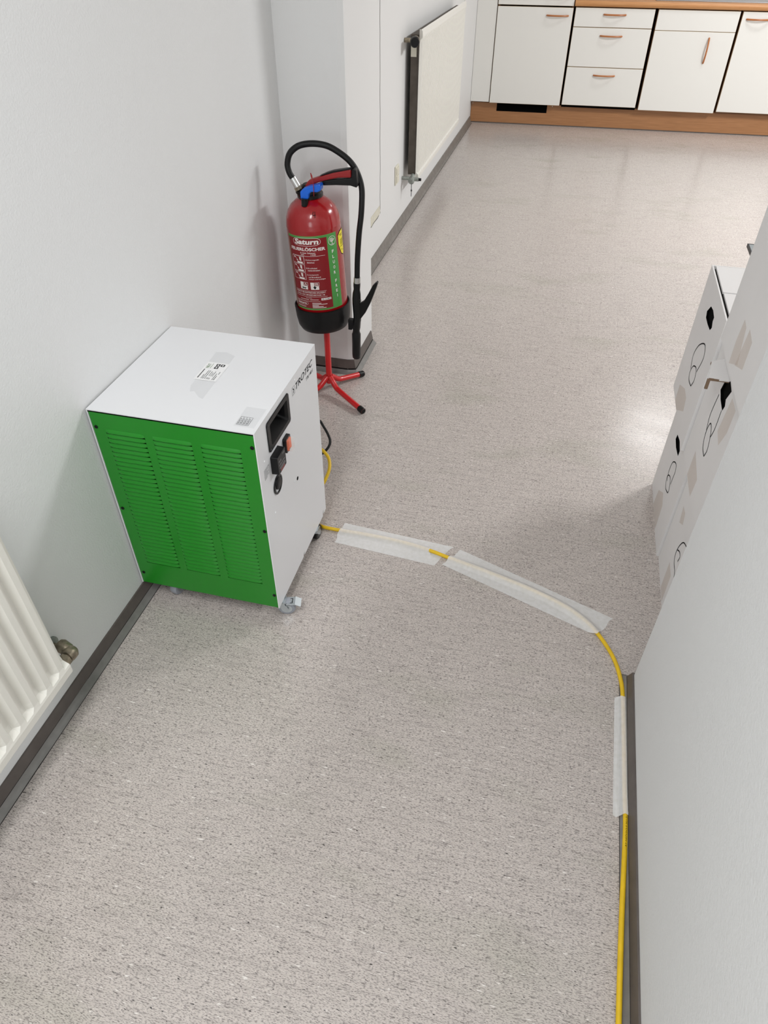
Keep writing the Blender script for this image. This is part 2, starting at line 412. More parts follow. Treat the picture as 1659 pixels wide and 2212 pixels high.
# plinth
r = tag(kroot('plinth', -.012), 'wood-look plinth board running under the white kitchen cabinets', 'plinth')
b = B(); b.box((0, .05, .004), (2.66, .066, .16)); b.build('plinth_board', 'plinth', r)
b = B(); b.box((ku(-.729), .0475, .097), (ku(-.294), .0505, .165)); b.build('vent_opening', 'black_void', r)
b = B(); b.box((0, .046, 0), (2.66, .052, .007)); b.build('seal_strip', 'base_dark', r)
for u in (.012, ku(-.25)):
    b = B(); b.lathe([(.004, 0), (.004, .002), (.002, .003)], 10, (u, .05, .15), (0, -1, 0)); b.build('screw', 'chrome', r)
# worktop
r = tag(kroot('worktop', ku(-.2)), 'beech-look worktop with a rounded front edge above the drawers', 'worktop')
b = B(); pr = [(-.032, .876), (-.036, .882), (-.036, .896), (-.030, .905), (-.022, .907), (.60, .907), (.60, .868), (-.026, .868)]
b.prism(pr, lambda p: (0, p[0], p[1]), lambda p: (2.0, p[0], p[1])); b.build('worktop_slab', 'beech', r, smooth=True)
r = tag(kroot('sink', ku(.42)), 'stainless steel sink set into the beech worktop', 'sink')
b = B(); b.box((0, .06, .9075), (1.1, .52, .912)); b.build('sink_rim', 'stainless', r, bevel=.002)
b = B(); b.box((.08, .10, .912), (.45, .48, .9128)); b.build('basin_plate', 'stainless', r)  # thin plate marking the basin, same steel as the rim

# ================================================================== RADIATORS
def radiator(root, L, Ht, pitch, m, depth=.022, back=-.012):
    """pressed steel panel facing +x, running along +y from 0..L, z 0..Ht"""
    b = B(); rows = []
    n = int(L/pitch); pitch = L/n
    zlev = [0, .010, .030, .036, .046, .062, Ht-.062, Ht-.046, Ht-.036, Ht-.030, Ht-.010, Ht]
    amp = [0, 0, 0, 0, .8, 1, 1, .8, 0, 0, 0, 0]
    prot = [.6, .95, 1, .95, .4, .28, .28, .4, .95, 1, .95, .6]
    ysamp = []
    for i in range(n):
        for t, h in ((.0, 0), (.10, 0), (.30, 1), (.62, 1), (.82, 0)): ysamp.append(((i+t)*pitch, h))
    ysamp.append((L, 0))
    for y, h in ysamp:
        rows.append([(depth*(prot[k] if amp[k] == 0 else prot[k]+amp[k]*h*.62), y, z) for k, z in enumerate(zlev)])
    rows.insert(0, [(back, 0, z) for z in zlev]); rows.append([(back, L, z) for z in zlev])
    b.grid(rows)
    return b.build('panel', m, root, smooth=False)
# near radiator (lower left corner)
r = tag(empty('radiator', (-.925, -.52, .19)), 'white ribbed radiator in the lower left corner, close to the camera', 'radiator')
radiator(r, 1.255, .60, .0435, 'radiator', .025)
b = B(); b.box((-.048, 0.02, .02), (-.014, 1.23, .58)); b.build('rear_panel', 'radiator', r)
b = B(); b.tube([(-.012, 1.235, .012), (-.012, 1.285, .008)], .0115, 14); b.lathe([(.0165, 0), (.0165, .014)], 6, (-.012, 1.268, .009), (0, 1, -.05)); b.build('union_nut', 'brass_old', r, smooth=True)
b = B(); b.lathe([(.011, 0), (.016, .003), (.0175, .012), (.016, .024), (.010, .030)], 16, (-.014, 1.284, .008), (.1, 1, -.1)); b.lathe([(.0145, 0), (.0160, .004), (.0150, .024), (.011, .030)], 14, (-.020, 1.304, .006), (-.85, .25, .35)); b.tube([(-.024, 1.30, .008), (-.0625, 1.304, .012)], .009, 12)
b.build('valve', 'brass_old', r, smooth=True)
b = B(); b.lathe([(.022, 0), (.022, .004), (.014, .006)], 18, (-.0645, 1.304, .012), (1, 0, 0)); b.build('pipe_collar', 'valve_grey', r, smooth=True)
# far radiator
r = tag(empty('radiator', (-.90, 4.31, .245)), 'long cream ribbed radiator on the wall towards the kitchen', 'radiator')
radiator(r, 1.44, .745, .036, 'radiator_old', .020, .002)
b = B(); b.box((-.046, .015, .03), (-.004, 1.42, .72)); b.build('convector', 'convector', r)
b = B(); b.box((-.052, .30, .55), (-.012, .34, .66)); b.box((-.0705, .30, .52), (-.05, .34, .70)); b.build('bracket', 'cream_plastic', r)
b = B(); b.box((-.045, .012, .62), (-.014, .045, .69)); b.build('spacer', 'cream_plastic', r)
b = B(); b.tube([(-.012, .0, .70), (-.012, -.055, .70)], .014, 14); b.tube([(-.012, -.035, .70), (-.0695, -.035, .70)], .011, 12); b.lathe([(.02, 0), (.02, .012)], 12, (-.012, -.02, .70), (0, -1, 0)); b.build('valve', 'brass_old', r, smooth=True)
b = B(); b.lathe([(.018, 0), (.0235, .006), (.0245, .045), (.021, .052)], 20, (-.012, -.055, .70), (.25, -1, 0)); b.build('thermostat_head', 'black_plastic', r, smooth=True)
b = B(); b.tube([(-.012, .0, .03), (-.012, -.045, .02)], .012, 12); b.lathe([(.016, 0), (.019, .006), (.019, .028), (.012, .034)], 12, (-.012, -.02, .015), (0, -1, -.15)); b.lathe([(.012, 0), (.012, .03)], 6, (0, -.03, .018), (1, 0, 0)); b.tube([(-.012, -.03, .02), (-.0705, -.03, .02)], .01, 12); b.build('lower_valve', 'valve_grey', r, smooth=True)
b = B(); b.lathe([(.009, 0), (.009, .016)], 6, (.028, -.03, .018), (1, 0, 0)); b.build('valve_cap', 'black_plastic', r)
b = B(); b.tube(smooth_path([(-.01, -.045, .002), (-.009, -.047, -.04), (-.01, -.045, -.075)], 4), .0022, 6); b.lathe([(.005, 0), (.005, .008)], 8, (-.009, -.047, -.045)); b.build('drain_wire', 'ink_grey', r)
b = B(); b.lathe([(.016, 0), (.016, .014), (.01, .018)], 14, (.0, 1.44, .03), (0, 1, 0)); b.build('end_plug', 'chrome', r, smooth=True)
# double outlet
r = tag(empty('wall_outlet', (XF, 4.09, .275)), 'small cream double wall outlet left of the far radiator', 'outlet')
b = B(); b.box((0, 0, 0), (.009, .078, .098)); b.build('plate', 'cream_plastic', r, bevel=.003)
for z in (.01, .052):
    b = B(); b.box((.009, .012, z), (.0135, .066, z+.036)); b.build('insert', 'cream_plastic', r, bevel=.002)

# ================================================================== DEHUMIDIFIER
W, D, HH, ZB = .4084, .4205, .5737, .055
R = tag(empty('dehumidifier', (-.9843, 1.1336, 0), (0, 0, .0062)), 'white metal dehumidifier on castors with a green louvred front panel', 'dehumidifier')
t = .0025; z0, z1 = ZB, ZB+HH
b = B()
b.box((0, 0, z1-t), (W, D, z1)); b.box((0, 0, z0), (t, D, z1-t)); b.box((t, D-t, z0), (W-t, D, z1-t)); b.box((t, .012, z0+.02), (W-t, D-t, z0+.023))
# right side wall with the grip opening and two notches in its lower edge
ya, yb, za, zc = .070, .200, z0+.480, z0+.553
def side(poly): b.prism(poly, lambda p: (W-t, p[0], p[1]), lambda p: (W, p[0], p[1]))
side([(0, z0), (.203, z0), (.207, z0+.010), (.214, z0+.014), (.214, z0), (.388, z0), (.391, z0+.014), (.397, z0+.02), (.397, z0+.004), (D, z0+.004), (D, za), (0, za)])
side([(0, za), (ya, za), (ya, zc), (0, zc)]); side([(yb, za), (D, za), (D, zc), (yb, zc)]); side([(0, zc), (D, zc), (D, z1-t), (0, z1-t)])
b.build('casing', 'steel_white', R)
b = B(); b.box((.012, .05, z0+.04), (W-.09, D-.01, z1-.02)); b.build('dark_inner_block', 'black_void', R)  # black block behind the slots, stands in for the unlit interior
# green front with three columns of louvres over real slots
cols = [(.034, .133), (.153, .250), (.272, .369)]; NL = 33; pz0, pitch_ = z0+.090, .01325
b = B(); y0_, y1_ = .0015, .004
xs = [.0035]+[v for c in cols for v in c]+[W-.0032]
for i in range(0, len(xs), 2): b.box((xs[i], y0_, z0+.001), (xs[i+1], y1_, z1-.006))
for c in cols:
    zp = z0+.001
    for k in range(NL):
        s = pz0+k*pitch_
        b.box((c[0], y0_, zp), (c[1], y1_, s-.0052)); zp = s+.0004
    b.box((c[0], y0_, zp), (c[1], y1_, z1-.006))
FP = b.build('front_panel', 'green', R); FP['label'] = 'green powder-coated louvred front panel'
lm = None
for ci, c in enumerate(cols):
    for k in range(NL):
        if lm is None:
            b = B(); LW = .098; us = [0, .05, .12, .5, .88, .95, 1]; fall = [0, .72, 1, 1, 1, .72, 0]
            prof = [(.0092, 0), (.0066, .0018), (.0034, .0032), (.0008, .0040), (-.0003, .0037), (.0003, .0004)]
            b.grid([[(u*LW, -o*fl, z) for z, o in prof] for u, fl in zip(us, fall)])
            lo_ = b.build('louver', 'green', FP, smooth=True); lm = lo_.data; l = lo_
        else:
            l = bpy.data.objects.new('louver', lm); COL.objects.link(l); l.parent = FP
        l.location = (c[0]-.0005*(ci == 1), y0_+.0002, pz0+k*pitch_+.0005)
sm = None
for x, z in ((.012, .526), (.012, .276), (.013, .041), (W-.010, .534), (W-.010, .282), (W-.010, .049)):
    if sm is None:
        b = B(); b.lathe([(.0048, 0), (.0048, .0012), (.0022, .0016), (.0018, .0004)], 14, (0, 0, 0), (0, -1, 0)); o = b.build('screw', 'black_satin', FP); sm = o.data
    else:
        o = bpy.data.objects.new('screw', sm); COL.objects.link(o); o.parent = FP
    o.location = (x, y0_, z0+z)
b = B(); b.box((.002, .0005, z1-.0062), (W-.002, .0035, z1-.0045)); b.build('panel_gap', 'black_void', R)
# recessed grip: local coordinates (y, z) on the right side
def sd(o): return lambda y, z: (W+o, y, z0+z)
def rrect(y0, y1, zz0, zz1, r, n=4):
    out = []
    for cx, cz, a in ((y1-r, zz1-r, 0), (y0+r, zz1-r, 90), (y0+r, zz0+r, 180), (y1-r, zz0+r, 270)):
        for k in range(n+1):
            t_ = math.radians(a+90*k/n); out.append((cx+r*math.cos(t_), cz+r*math.sin(t_)))
    return out
b = B()
rings = [(rrect(.063, .206, .476, .557, .007), .0005), (rrect(.0635, .2055, .4765, .5565, .007), .003), (rrect(.078, .192, .488, .545, .005), .003), (rrect(.082, .188, .491, .542, .006), -.004), (rrect(.090, .184, .508, .540, .008), -.045)]
V = [[b.bm.verts.new(sd(o)(*p)) for p in rr] for rr, o in rings]
for A, C in zip(V, V[1:]):
    for k in range(len(A)): b.bm.faces.new((A[k], A[(k+1) % len(A)], C[(k+1) % len(A)], C[k]))
b.bm.faces.new(V[-1]); G = b.build('grip_recess', 'black_plastic', R)
for y, z in ((.070, .483), (.070, .550), (.199, .483), (.199, .550)):
    b = B(); b.lathe([(.0022, 0), (.0022, .001), (.0008, .0006)], 10, (W+.003, y, z0+z), (1, 0, 0)); b.build('screw', 'ink_grey', G)
# rocker switch with clear cover
S = B(); S.prism(rrect(.1445, .176, .418, .459, .004), lambda p: sd(0)(*p), lambda p: sd(.009)(*p)); S = S.build('switch_housing', 'black_satin', R)
b = B(); b.prism([(.150, 0.009), (.170, .009), (.169, .013), (.160, .0105), (.151, .0145)], lambda p: sd(p[1])(p[0], .424), lambda p: sd(p[1])(p[0], .453)); b.build('rocker', 'orange', S)
b = B(); b.prism(rrect(.148, .172, .421, .456, .005), lambda p: sd(.009)(*p), lambda p: sd(.020)(.16+(p[0]-.16)*.9, .4385+(p[1]-.4385)*.9)); b.build('splash_cover', 'clear', S)
# hour meter
Hm = B(); Hm.prism(rrect(.064, .116, .413, .464, .003), lambda p: sd(0)(*p), lambda p: sd(.018)(.09+(p[0]-.09)*.97, .4385+(p[1]-.4385)*.97)); Hm = Hm.build('hour_meter', 'black_plastic', R)
b = B(); f = sd(.0183)
put_text(b, 'MWh', (.097, .453, .109, .458), f); put_text(b, '004186', (.071, .445, .086, .450), f); put_text(b, 'kWh 0.1', (.072, .434, .096, .440), f); put_rect(b, (.072, .428, .107, .4295), f); put_rect(b, (.076, .4235, .110, .425), f); put_rect(b, (.098, .436, .108, .4375), f)
b.build('meter_lettering', 'ink_light', Hm)
b = B(); put_rect(b, (.078, .416, .1045, .4215), f); b.build('meter_window', 'red_label', Hm)
b = B(); b.tube([sd(.004)(.118+.006*math.cos(a/8*6.283), .412+.008*math.sin(a/8*6.283)) for a in range(9)], .0013, 6); b.build('seal_wire', 'chrome', Hm)
# cable gland with a turned cap
G = B(); G.lathe([(.026, 0), (.026, .003), (.0215, .004), (.0215, .0002)], 28, sd(0)(.0875, .366), (1, 0, 0), cap=False); G = G.build('drain_ring', 'black_satin', R, smooth=True)
b = B(); b.lathe([(.0165, 0), (.0165, .006), (.013, .008)], 24, sd(.0)(.0845, .3725), (1, 0, 0)); b.build('plug_cap', 'black_plastic', G, smooth=True)
b = B(); b.lathe([(.0055, 0), (.0055, .0006)], 14, sd(0)(.2165, .284), (1, 0, 0)); b.build('cable_hole', 'black_void', R)
for y, z in ((.194, .290), (.033, .475), (.055, .300), (.26, .558)):
    b = B(); b.lathe([(.003, 0), (.002, .0012)], 10, sd(0)(y, z), (1, 0, 0)); b.build('rivet', 'steel_white', R)
# rating text
b = B(); f = sd(.0004)
for i in range(7):
    L = (.030, .024, .018, .026, .020, .026, .016)[i]
    u = .022; z = .4525-i*.0042
    while u < .022+L:
        l_ = random.uniform(.003, .007); put_rect(b, (u, z, min(u+l_, .022+L), z+.0013), f); u += l_+.0012
b.build('rating_print', 'ink_grey', R)
# printed logo on the side
b = B(); f = sd(.0005)
put_text(b, 'TROTEC', (.262, .5295, .392, .5465), f, .25, .004)
put_text(b, 'TTK 140 S', (.337, .5105, .391, .519), f, .2, .008)
put_stroke(b, [(.2365, .527), (.2365, .5475), (.2545, .5475), (.2565, .537), (.2545, .527)], .0009, f, True)
put_stroke(b, path2([(.242, .5435), (.249, .538), (.2445, .531)]), .0026, f)
b.build('logo_print', 'ink', R)
# stickers on the top: (x, y) local
def tp(o): return lambda x, y: (x, y, z1+o)
b = B(); f = tp(.0003)
b.face([f(*p) for p in ((.178, .317), (.205, .323), (.233, .309), (.240, .103), (.228, .108), (.206, .130), (.197, .126), (.187, .152))]); CT = b.build('clear_tape', 'clear_tape', R)
b = B(); put_rect(b, (.1795, .181, .2375, .267), tp(.0005)); ST = b.build('sticker', 'paper', R)
b = B(); f = lambda u, v: tp(.0008)(.1795+.058*u, .181+.086*v)   # sticker coordinates 0..1
g = lambda u, v: f(v, 1-u) if False else f(u, v)
def vline(u, v0, v1, w=.022):   # text row running along y
    v = v0
    while v < v1:
        l_ = random.uniform(.04, .09); put_rect(b, (u, v, u+w, min(v+l_, v1)), g); v += l_+.012
vline(.10, .10, .60, .04)
for u, a, c in ((.27, .08, .32), (.34, .08, .54), (.42, .08, .54), (.50, .08, .17), (.56, .08, .17), (.62, .08, .15), (.52, .25, .50), (.60, .25, .44), (.67, .25, .52), (.77, .07, .42), (.84, .07, .30), (.86, .38, .52)): vline(u, a, c)
# rotated heading
hv, hf, _ = text2d('NEXT', 0, .0)
for a in ((.47, .66, .64, .78), (.47, .81, .64, .93), (.68, .81, .85, .93)):
    put_frame(b, a, (.045, .028), g, 1)
    put_rect(b, (a[0], a[1], a[2], a[1]+.025), g)
    m_ = ((a[0]+a[2])/2, (a[1]+a[3])/2)
b.build('sticker_print', 'ink', ST)
b = B()
Vv = [b.bm.verts.new(g(.10+.14*(1-y), .66+.24*x)) for x, y in hv]
for fc in hf: b.bm.faces.new([Vv[i] for i in fc])
put_rect(b, (.30, .66, .315, .92), g)
b.build('sticker_heading', 'ink_green', ST)
b = B(); f = tp(.0003); put_rect(b, (.352, .020, .400, .098), f); o = b.build('clear_label', 'clear_tape', R)
b = B(); f = tp(.0006)
for x in (.3555, .3625, .3695, .3765, .3835): put_rect(b, (x, .026, x+.0006, .058), f)
for y in (.026, .0345, .043, .0575): put_rect(b, (.3555, y, .3841, y+.0006), f)
for x in (.358, .365, .372, .379):
    for y in (.029, .037, .046): put_rect(b, (x, y, x+.0012, y+.0052), f)
b.build('label_table_print', 'ink_grey', R)
# castors
def castor(name, x, y, ang, rad, mw, brake=False):
    c = empty(name, (x, y, 0), (0, 0, ang)); c.parent = R
    b = B(); b.lathe([(rad*.55, -.011), (rad*.9, -.0105), (rad, -.007), (rad, .007), (rad*.9, .0105), (rad*.55, .011)], 28, (.02, 0, rad), (0, 1, 0)); b.build('wheel', mw, c, smooth=True)
    b = B(); b.lathe([(.006, -.0125), (.006, .0125)], 12, (.02, 0, rad), (0, 1, 0)); b.lathe([(rad*.62, -.0116), (rad*.62, .0116)], 20, (.02, 0, rad), (0, 1, 0)); b.build('hub', 'zinc' if mw != 'black_rubber' else 'ink_grey', c, smooth=True)
    b = B()
    for s in (-1, 1):
        b.prism([(-.014, ZB-.006), (.014, ZB-.006), (.026, rad+.002), (.02, rad-.006), (.012, rad-.003)], lambda p: (p[0], s*.013, p[1]), lambda p: (p[0], s*.0148, p[1]))
    b.box((-.016, -.0148, ZB-.007), (.019, .0148, ZB-.004)); b.lathe([(.017, 0), (.017, .004)], 18, (-.002, 0, ZB-.004)); b.build('fork', 'zinc', c)
    if brake:
        b = B(); b.box((.020, -.0145, ZB-.012), (.044, .0145, ZB-.0095)); b.box((.0205, -.0145, ZB-.024), (.0225, .0145, ZB-.01)); b.lathe([(.005, 0), (.005, .0016)], 12, (.031, 0, ZB-.0095)); b.build('brake_pedal', 'zinc', c, bevel=.0006)
        b = B(); put_frame(b, (.0245, -.009, .0375, .009), (.0018, .0018), lambda u, v: (u, v, ZB-.0093), 1); b.build('pedal_slot', 'black_void', c)
        b = B(); b.prism([(.044, ZB-.0105), (.058, ZB-.018), (.060, ZB-.0165), (.044, ZB-.0085)], lambda p: (p[0], -.015, p[1]), lambda p: (p[0], .015, p[1])); b.build('pedal_lip', 'zinc', c)
    return c
castor('castor', W-.014, .034, math.radians(14), .0245, 'grey_rubber', True)
castor('castor', W-.012, D-.092, math.radians(88), .0245, 'black_rubber')
castor('castor', .088, .055, math.radians(-100), .0245, 'grey_rubber')
castor('castor', .075, D-.05, math.radians(100), .0245, 'black_rubber')
# mains lead hanging behind
def toR(p): return R_inv @ Vector(p)
R_inv = (Matrix.Translation((-.9843, 1.1336, 0)) @ Matrix.Rotation(.0062, 4, 'Z')).inverted()
b = B(); b.tube(smooth_path([toR(p) for p in ((-.74, 1.553, .20), (-.735, 1.70, .19), (-.715, 1.86, .165), (-.699, 1.878, .16), (-.681, 1.863, .15), (-.662, 1.844, .14), (-.644, 1.818, .13), (-.642, 1.799, .12), (-.651, 1.778, .11), (-.672, 1.765, .095), (-.72, 1.75, .06))], 6), .0045, 8)
b.build('mains_lead', 'black_rubber', R, smooth=True)

# ================================================================== YELLOW EXTENSION CORD + MASKING TAPE
CR = .0055
cord = [(-.72, 1.74, .10), (-.675, 1.765, .13), (-.654, 1.759, .13), (-.636, 1.747, .125), (-.622, 1.732, .12), (-.613, 1.713, .11), (-.610, 1.693, .10), (-.612, 1.671, .09), (-.618, 1.65, .076), (-.645, 1.60, .03), (-.66, 1.565, .008), (-.64, 1.545, CR), (-.60, 1.533, CR), (-.571, 1.527, CR), (-.516, 1.526, CR), (-.426, 1.527, CR), (-.321, 1.522, CR), (-.23, 1.507, CR), (-.163, 1.489, CR), (-.053, 1.462, CR), (.086, 1.421, CR), (.181, 1.382, CR), (.233, 1.347, CR), (.265, 1.315, CR), (.296, 1.270, CR), (.319, 1.222, CR), (.333, 1.167, CR), (.338, 1.112, .0062), (.3395, .995, .0075), (.340, .876, .009), (.341, .801, .011), (.3395, .741, .011), (.334, .627, .0105), (.331, .542, .009), (.3275, .421, .008), (.322, .2, .0075), (.32, -.1, .0075), (.322, -.6, .0075)]
path = smooth_path(cord, 6)
b = B(); b.tube(path, CR, 12); E_ = b.build('extension_cord', 'cord', smooth=True)
tag(E_, 'yellow extension cord curving across the floor and along the right wall', 'cord')
b = B()
def cordmap(u, v):   # u along the cord (m, towards the kitchen), v across its top
    y = .734+u
    best = min(range(len(path)-1), key=lambda i: abs((path[i].y+path[i+1].y)/2-y) if path[i].y < 1.1 else 9)
    p0, p1 = path[best+1], path[best]; k = (y-p0.y)/(p1.y-p0.y) if abs(p1.y-p0.y) > 1e-6 else 0
    p = p0.lerp(p1, k); a = -v/CR+math.radians(12)
    return (p.x+math.sin(a)*(CR+.0003), y, p.z+math.cos(a)*(CR+.0003))
put_text(b, 'AT-N07V3V3-F 3G1,5', (0, -.0018, .066, .0018), cordmap)
b.build('cable_print', 'ink', E_)
P2 = [Vector((p.x, p.y)) for p in path]
def dcord(x, y):
    q = Vector((x, y)); best = (9, 0)
    for i in range(len(P2)-1):
        a, c = P2[i], P2[i+1]; ab = c-a
        if ab.length_squared < 1e-10: continue
        k = max(0, min(1, (q-a).dot(ab)/ab.length_squared)); d_ = (q-a-ab*k).length
        if d_ < best[0] and path[i].z < .02: best = (d_, path[i].z)
    return best
def tape(label, far, near, nu, nv, jag0, jag1, sink=None, ext=None):
    """far/near: the two long edges as point pairs; the sheet drapes over the cord"""
    rows = []; A, Bq = Vector(far[0]), Vector(far[1]); Dq, Cq = Vector(near[0]), Vector(near[1])
    rnd = random.Random(len(label))
    k0 = [rnd.uniform(-1, 1)*jag0 for _ in range(6)]; k1 = [rnd.uniform(-1, 1)*jag1 for _ in range(6)]
    def ip(k, j): q = j/nv*4.999; i_ = int(q); return k[i_]+(k[i_+1]-k[i_])*(q-i_)+rnd.uniform(-1, 1)*.0012
    j0 = [ip(k0, j) for j in range(nv+1)]; j1 = [ip(k1, j) for j in range(nv+1)]
    for i in range(nu+1):
        row = []
        for j in range(nv+1):
            u = i/nu; v = j/nv
            if i == 0: u += j0[j]
            if i == nu: u += j1[j]
            p = (Dq.lerp(Cq, u)).lerp(A.lerp(Bq, u), v)
            d_, cz = dcord(p.x, p.y); top = cz+CR
            h = .0007
            if d_ < .024: h = max(h, top+.0006-max(0, d_-.0025)*(.35 if d_ < .007 else 1)*1.0 if d_ < .007 else (top-.001)*max(0, 1-(d_-.005)/.013))
            if sink and sink(p): h = min(h, .0012)
            h += rnd.uniform(0, .0005)
            row.append((p.x, p.y, max(.0006, h)))
        rows.append(row)
    b = B(); b.grid(rows); o = b.build('masking_tape', 'mask_tape', smooth=True)
    return tag(o, label, 'tape', 'strips of masking tape over the yellow cord')
tape('pale masking tape strip nearest the dehumidifier, holding down the cord', ((-.526, 1.568), (-.166, 1.545)), ((-.526, 1.474), (-.206, 1.452)), 60, 26, .012, .012, sink=lambda p: p.x > -.232)
tape('longest masking tape strip, slanting over the cord mid-floor', ((-.142, 1.539), (.315, 1.374)), ((-.185, 1.462), (.266, 1.302)), 76, 26, .010, .012)
tape('short masking tape strip pinning the cord beside the right wall', ((.3165, .803), (.3185, 1.112)), ((.355, .805), (.355, 1.117)), 50, 20, .008, .006)

# ================================================================== FIRE EXTINGUISHER STAND
hub = Vector((-.812, 2.326, 0))
ST_ = tag(empty('extinguisher_stand', hub), 'red tubular stand with four splayed legs carrying the fire extinguisher', 'stand')
b = B(); b.tube([(0, 0, .035), (0, 0, .283)], .0118, 16); b.build('pole', 'red_stand', ST_, smooth=True)
b = B(); b.lathe([(.05, .278), (.055, .280), (.055, .282), (.0, .2825)], 24); b.build('seat_plate', 'red_stand', ST_, smooth=True)
for fx, fy in ((.180, -.138), (.103, .140), (-.142, .108), (-.112, -.150)):
    e = Vector((fx, fy, .0125)); d_ = Vector((fx, fy, 0)).normalized()
    pts = smooth_path([d_*.008+Vector((0, 0, .062)), d_*.022+Vector((0, 0, .052)), d_*.045+Vector((0, 0, .034)), d_*.075+Vector((0, 0, .027)), e], 5)
    b = B(); b.tube(pts, .0108, 14); l = b.build('leg', 'red_stand', ST_, smooth=True)
    t_ = (e-pts[-6]).normalized()
    b = B(); b.tube([e-t_*.026, e-t_*.0255, e-t_*.002, e+t_*.001], [.0108, .0124, .0124, .0098], 14); b.build('rubber_cap', 'black_rubber', l, smooth=True)

# ================================================================== FIRE EXTINGUISHER
OE = Vector((-.818, 2.326, .298)); TH = -.055
X_ = tag(empty('fire_extinguisher', OE, (0, TH, 0)), 'red foam fire extinguisher with black hose and green-edged label on a stand', 'fire extinguisher')
XI = (Matrix.Translation(OE) @ Matrix.Rotation(TH, 4, 'Y')).inverted()
def L3(x, y, z): return XI @ Vector((x, y, z))
RB = .094
b = B(); b.lathe([(.088, .01), (RB, .03), (RB, .360), (RB+.0006, .363), (RB, .366), (RB-.001, .376), (.0905, .392), (.083, .412), (.070, .430), (.053, .443), (.036, .450), (.031, .458)], 72); b.build('cylinder', 'red_gloss', X_, smooth=True)
b = B(); b.lathe([(.074, -.013), (.088, -.007), (.0965, .009), (.1005, .036), (.1025, .074), (.1025, .080), (.0985, .081), (.0975, .074)], 56); b.build('base_cup', 'black_plastic', X_, smooth=True)
cdir = Vector((.332, -.943, 0)); rdir = Vector((.943, .332, 0))
def cyl(o, r=RB):
    def f(a, v):
        a = math.radians(a); p = (cdir*math.cos(a)+rdir*math.sin(a))*(r+o); return (p.x, p.y, v)
    return f
# label: a in degrees round the cylinder from the camera side, v height
b = B(); put_rect(b, (-68, .088, 50, .350), cyl(.0004), 40); LB = b.build('label', 'label_green', X_, smooth=True)
b = B(); put_rect(b, (-66.5, .094, 25, .342), cyl(.0007), 32); b.build('label_field', 'red_label', LB, smooth=True)
b = B(); put_frame(b, (-68, .088, 50, .350), (.7, .0016), cyl(.0008), 40); b.build('label_border', 'label_olive', LB, smooth=True)
b = B(); f = cyl(.0011)
put_stroke(b, ellipse(-19.5, .3315, 30, .0125, 40), .0011, lambda a, v: f(a, v), True) if False else None
def ov(cx, cv, ra, rv, tk, n=44):   # oval outline in (deg, m)
    for k in range(n):
        a0, a1 = 2*math.pi*k/n, 2*math.pi*(k+1)/n
        def pt(a, s):
            c_, s_ = math.cos(a), math.sin(a)
            c_ = math.copysign(abs(c_)**.6, c_); s_ = math.copysign(abs(s_)**.8, s_)
            return f(cx+(ra-(tk/RB*57.3)*s)*c_, cv+(rv-tk*s)*s_)
        b.face([pt(a0, 0), pt(a1, 0), pt(a1, 1), pt(a0, 1)])
ov(-19.5, .3310, 31, .0140, .0011)
put_text(b, 'Saturn', (-46, .3225, 7, .3405), f, .12, .035)
put_text(b, 'FEUERLÖSCHER', (-60, .3005, 20, .3135), f, 0, .03)
put_text(b, '6 Liter Schaum', (-35, .2915, -2, .2965), f, 0, .01)
put_text(b, '34A', (-34, .2858, -26, .2895), f, 0, .01); put_text(b, '144B', (-12, .2858, -1, .2895), f, 0, .01)
put_rect(b, (-58, .2825, 18, .2834), f, 20)
for i, v in enumerate((.2685, .2405, .2125)):
    put_frame(b, (-60, v-.0128, -28, v+.0128), (.7, .0009), f, 8)
    put_rect(b, (-46, v-.0118, -32, v-.006), f, 4)
    put_stroke(b, [(-57, v+.009), (-50, v+.001), (-46, v-.006)], .0, f) if False else None
    b.face([f(-56, v+.008), f(-52, v+.010), f(-43, v-.003), f(-45, v-.005)]); b.face([f(-40, v+.010), f(-35, v+.009), f(-35, v-.004), f(-39, v-.002)])
put_text(b, '1.Sicherungsstift', (-25.5, .2670, 4, .2720), f, 0, .008); put_text(b, 'abziehen', (-22, .2590, -6, .2640), f, 0, .008)
put_text(b, '2.Druckhebel', (-25.5, .2390, -2, .2435), f, 0, .008); put_text(b, 'niederdrücken', (-22, .2310, 4, .2360), f, 0, .008)
put_text(b, '3.Löschpistole', (-25.5, .2150, 0, .2200), f, 0, .008); put_text(b, 'auf Brandherd', (-22, .2073, 4, .2118), f, 0, .008); put_text(b, 'richten und betätigen', (-22, .1990, 14, .2040), f, 0, .008)
for a in (-45, -20):
    put_rect(b, (a, .1645, a+18, .1770), f, 6); put_rect(b, (a, .1770, a+8, .1905), f, 3); put_frame(b, (a+9, .1775, a+19, .1905), (.6, .0009), f, 3)
put_text(b, 'A', (-34.5, .1795, -28, .1885), f); put_text(b, 'B', (-9, .1795, -3, .1885), f)
put_rect(b, (-62, .1585, 13, .1593), f, 20)
put_text(b, 'VORSICHT BEI ELEKTRISCHEN ANLAGEN !', (-62, .1505, 11, .1560), f, 0, .006)
put_text(b, 'NUR BIS 1000V, MINDESTABSTAND 1 M.', (-60, .1415, 9, .1470), f, 0, .006)
put_rect(b, (-64, .1375, 14, .1383), f, 20); put_rect(b, (-66, .1205, -3, .1213), f, 16)
put_text(b, 'EN3 / Prüf-Nr.', (-34, .1318, -20, .1348), f); put_rect(b, (-50, .1265, -28, .1280), f, 8); put_rect(b, (-25, .1265, -6, .1280), f, 6)
put_rect(b, (0, .1245, 22, .1325), f, 6)
put_text(b, 'Saturn', (-61, .1080, -35, .1165), f, .1, .02)
ov(-48, .1122, 17.5, .0072, .0007, 30)
